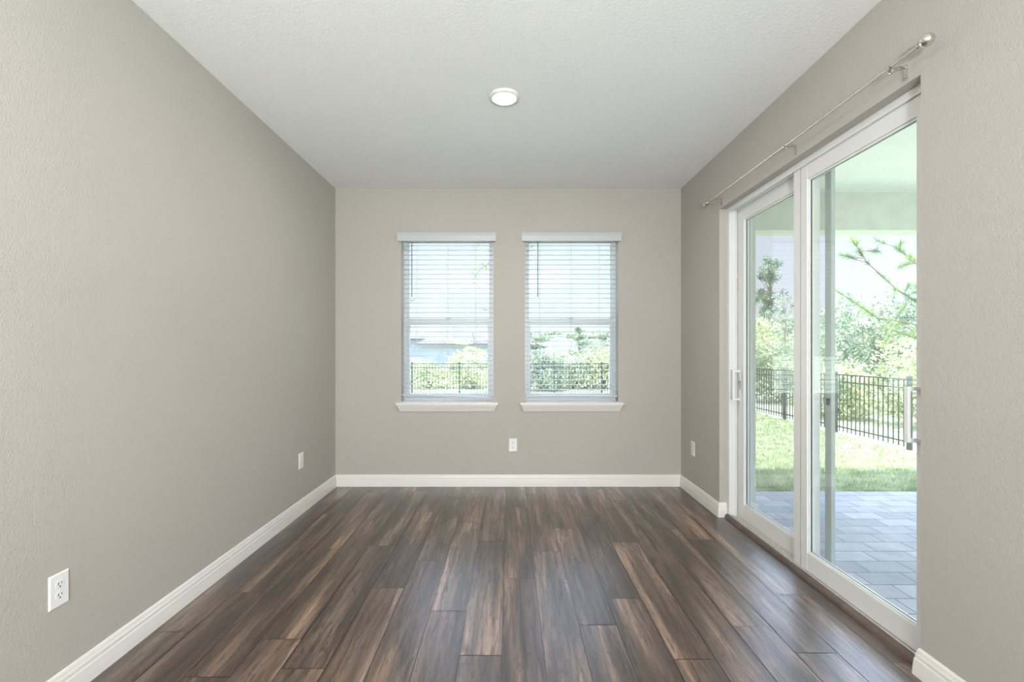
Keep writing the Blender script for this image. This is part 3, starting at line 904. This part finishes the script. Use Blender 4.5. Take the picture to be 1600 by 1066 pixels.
make_tree((5.6, 38.0), 3.6, 3.4, M_leafg, 'bushy tree at the right edge of the right window', 82, 2400, .11, .25)
make_tree((4.8, 33.0), 3.5, 1.3, M_leafd, 'small upright dark tree in the right window above the bushes', 83, 1300, .07, .30, name='pine_tree', r0=.05)
for i, (x, y, h, w) in enumerate([(4.0, 72, 4.6, 10), (13, 66, 4.6, 10), (22, 64, 5.0, 12), (36, 66, 5.4, 13), (-21, 54, 3.4, 9)]):
    make_tree((x, y), h, w, M_leafg, ['distant low tree mass behind the bushes of the right window', 'distant tree mass right of the right window view',
        'distant tree mass left of the tall thin tree', 'distant tree mass behind the side bushes', 'distant tree mass left of the grey house'][i], 90 + i, 2600, .28, .10)
make_tree((16.4, 30.0), 7.6, 2.0, M_leafd, 'tall thin sparse tree rising above the hedge in the screened door half', 101, 2300, .075, .48, nbl=30, r0=.075)
make_tree((17.6, 33.0), 6.6, 1.6, M_leafd, 'second thin sparse tree just right of the tall one', 102, 700, .085, .58, nbl=9, r0=.055)
make_tree((9.7, 16.8), 3.9, 1.5, M_leafg, 'slim wispy tree behind the side fence near the screen stile', 103, 600, .05, .5, nbl=8, r0=.03)

# pines with real branches and needle tufts
def make_pine(loc, trunk_h, branches, label, seed, r0=.11, needle=.13, per=46):
    r = empty('pine_tree', (*loc, -.45)); tag(r, label, 'tree')
    rnd = random.Random(seed); rn = np.random.RandomState(seed)
    MB().tube([(0, 0, 0), (.03, -.02, trunk_h * .35), (-.03, .02, trunk_h * .7), (0, 0, trunk_h)], [r0, r0 * .85, r0 * .55, r0 * .15], 10).build('trunk', M_bark, r)
    for pts in branches:
        P = [Vector(p) - Vector((*loc, -.45)) for p in pts]
        fine = []
        for i in range(len(P) - 1):
            for k in range(6): fine.append(P[i].lerp(P[i + 1], k / 6))
        fine.append(P[-1]); L_ = len(fine)
        mb = MB(); mb.tube(fine, [.022 * (1 - .8 * i / (L_ - 1)) for i in range(L_)], 7)
        tufts = []
        for i in range(int(L_ * .35), L_):
            t = (fine[i] - fine[i - 1]).normalized()
            if rnd.random() < .75 or i == L_ - 1:
                tufts.append((fine[i], t, 1.0))
            if rnd.random() < .50:
                s = Vector((rnd.uniform(-1, 1), rnd.uniform(-1, 1), rnd.uniform(-.6, .8))).normalized()
                q = fine[i] + (t * .5 + s).normalized() * rnd.uniform(.15, .42)
                mb.tube([fine[i], fine[i].lerp(q, .5) + Vector((0, 0, -.01)), q], [.007, .005, .003], 5)
                dd = (q - fine[i]).normalized(); tufts += [(q, dd, 1.0), (fine[i].lerp(q, .7), dd, .8)]
        b = mb.build('branch', M_bark, r)
        Q = []
        for (p, t, s) in tufts:
            d = rn.randn(per, 3) * .75 + np.array(t) * 1.1; d /= np.linalg.norm(d, axis=1)[:, None]
            base = np.array(p) + d * .006 - np.array(t) * rn.rand(per, 1) * .10
            ln = needle * s * (.75 + .5 * rn.rand(per, 1))
            sd = np.cross(d, rn.randn(per, 3)); sd /= np.linalg.norm(sd, axis=1)[:, None]
            Q.append(np.stack([base - sd * .0025, base + sd * .0025, base + d * ln], 1))
        fast_mesh('needles', np.concatenate(Q), 3, M_needle, b)
    return r
# the near pine right of the door view, its boughs reaching into it
T = (9.3, 9.3)
make_pine(T, 6.5, [
    [(9.3, 9.3, 2.1), (8.3, 9.2, 1.95), (7.4, 9.1, 2.45), (6.75, 9.0, 2.95), (6.42, 8.95, 3.40)],
    [(9.3, 9.3, 2.9), (8.5, 9.0, 3.15), (7.9, 8.8, 3.35), (7.35, 8.6, 3.45)],
    [(9.3, 9.3, 2.6), (8.5, 9.3, 2.75), (7.9, 9.3, 3.0), (7.55, 9.3, 3.30)],
    [(9.3, 9.3, 1.5), (8.3, 9.4, 1.75), (7.4, 9.6, 1.95), (6.9, 9.7, 2.35)],
    [(9.3, 9.3, 2.0), (8.7, 9.1, 2.2), (8.1, 8.9, 2.2), (7.5, 8.8, 2.5)],
    [(9.3, 9.3, 1.0), (8.4, 9.2, 1.2), (7.7, 9.1, 1.55), (7.1, 9.1, 1.75)],
    [(9.3, 9.3, 3.4), (8.8, 9.1, 3.7), (8.2, 8.9, 3.75)],
    [(9.3, 9.3, 3.9), (10.2, 9.5, 4.2), (11.1, 9.6, 4.3)],
    [(9.3, 9.3, 4.6), (9.0, 10.2, 4.8), (8.8, 11.0, 5.0)],
], 'large near pine whose boughs reach in from the right of the patio view', 201, needle=.17, per=60)
make_pine((-.05, 13.4), 5.2, [
    [(-.05, 13.4, 3.9), (-.45, 13.3, 3.80), (-.80, 13.2, 3.55), (-1.02, 13.2, 3.25)],
    [(-.05, 13.4, 3.2), (-.35, 13.4, 2.55), (-.50, 13.3, 2.35)],
    [(-.05, 13.4, 4.5), (.35, 13.3, 4.35), (.62, 13.2, 4.15)],
    [(-.05, 13.4, 4.6), (-.5, 13.3, 4.50), (-.80, 13.2, 4.25)],
], 'slender young pine hidden between the windows, tips showing in their inner edges', 202, r0=.05, needle=.14, per=30)
make_pine((-2.95, 12.6), 3.15, [
    [(-2.95, 12.6, 2.2), (-2.75, 12.5, 2.45), (-2.60, 12.5, 2.6)],
    [(-2.95, 12.6, 1.9), (-2.80, 12.5, 2.1), (-2.66, 12.4, 2.15)],
], 'thin pine sprig at the left edge of the left window', 203, r0=.03, needle=.10, per=24)

# ------------------------------------------------------------------ houses far behind
def make_house(x0, x1, y0, y1, ze, zr, label, hip=3.0):
    zg = -.45
    r = empty('house', ((x0 + x1) / 2, (y0 + y1) / 2, zg)); tag(r, label, 'house'); o_ = Vector(r.location)
    dl(MB().box(x0 + .5, x1 - .5, y0 + .5, y1 - .5, zg, ze), o_).build('wall', M_farwall, r)
    ym = (y0 + y1) / 2
    v = [(x0, y0, ze), (x1, y0, ze), (x1, y1, ze), (x0, y1, ze), (x0 + hip, ym, zr), (x1 - hip, ym, zr)]
    v += [(a, b, c - .18) for a, b, c in v[:4]]
    dl(MB().add(v, [(0, 1, 5, 4), (1, 2, 5), (2, 3, 4, 5), (3, 0, 4), (0, 6, 7, 1), (1, 7, 8, 2), (2, 8, 9, 3), (3, 9, 6, 0), (6, 9, 8, 7)]), o_).build('roof', M_shingle, r)
make_house(-9.9, -.4, 50, 60, 2.0, 4.0, 'grey-roofed single-storey house behind the bushes of the left window', 3.6)
make_house(-26.0, -10.9, 66, 76, 2.9, 4.6, 'farther grey-roofed house left behind the first one', 3.6)
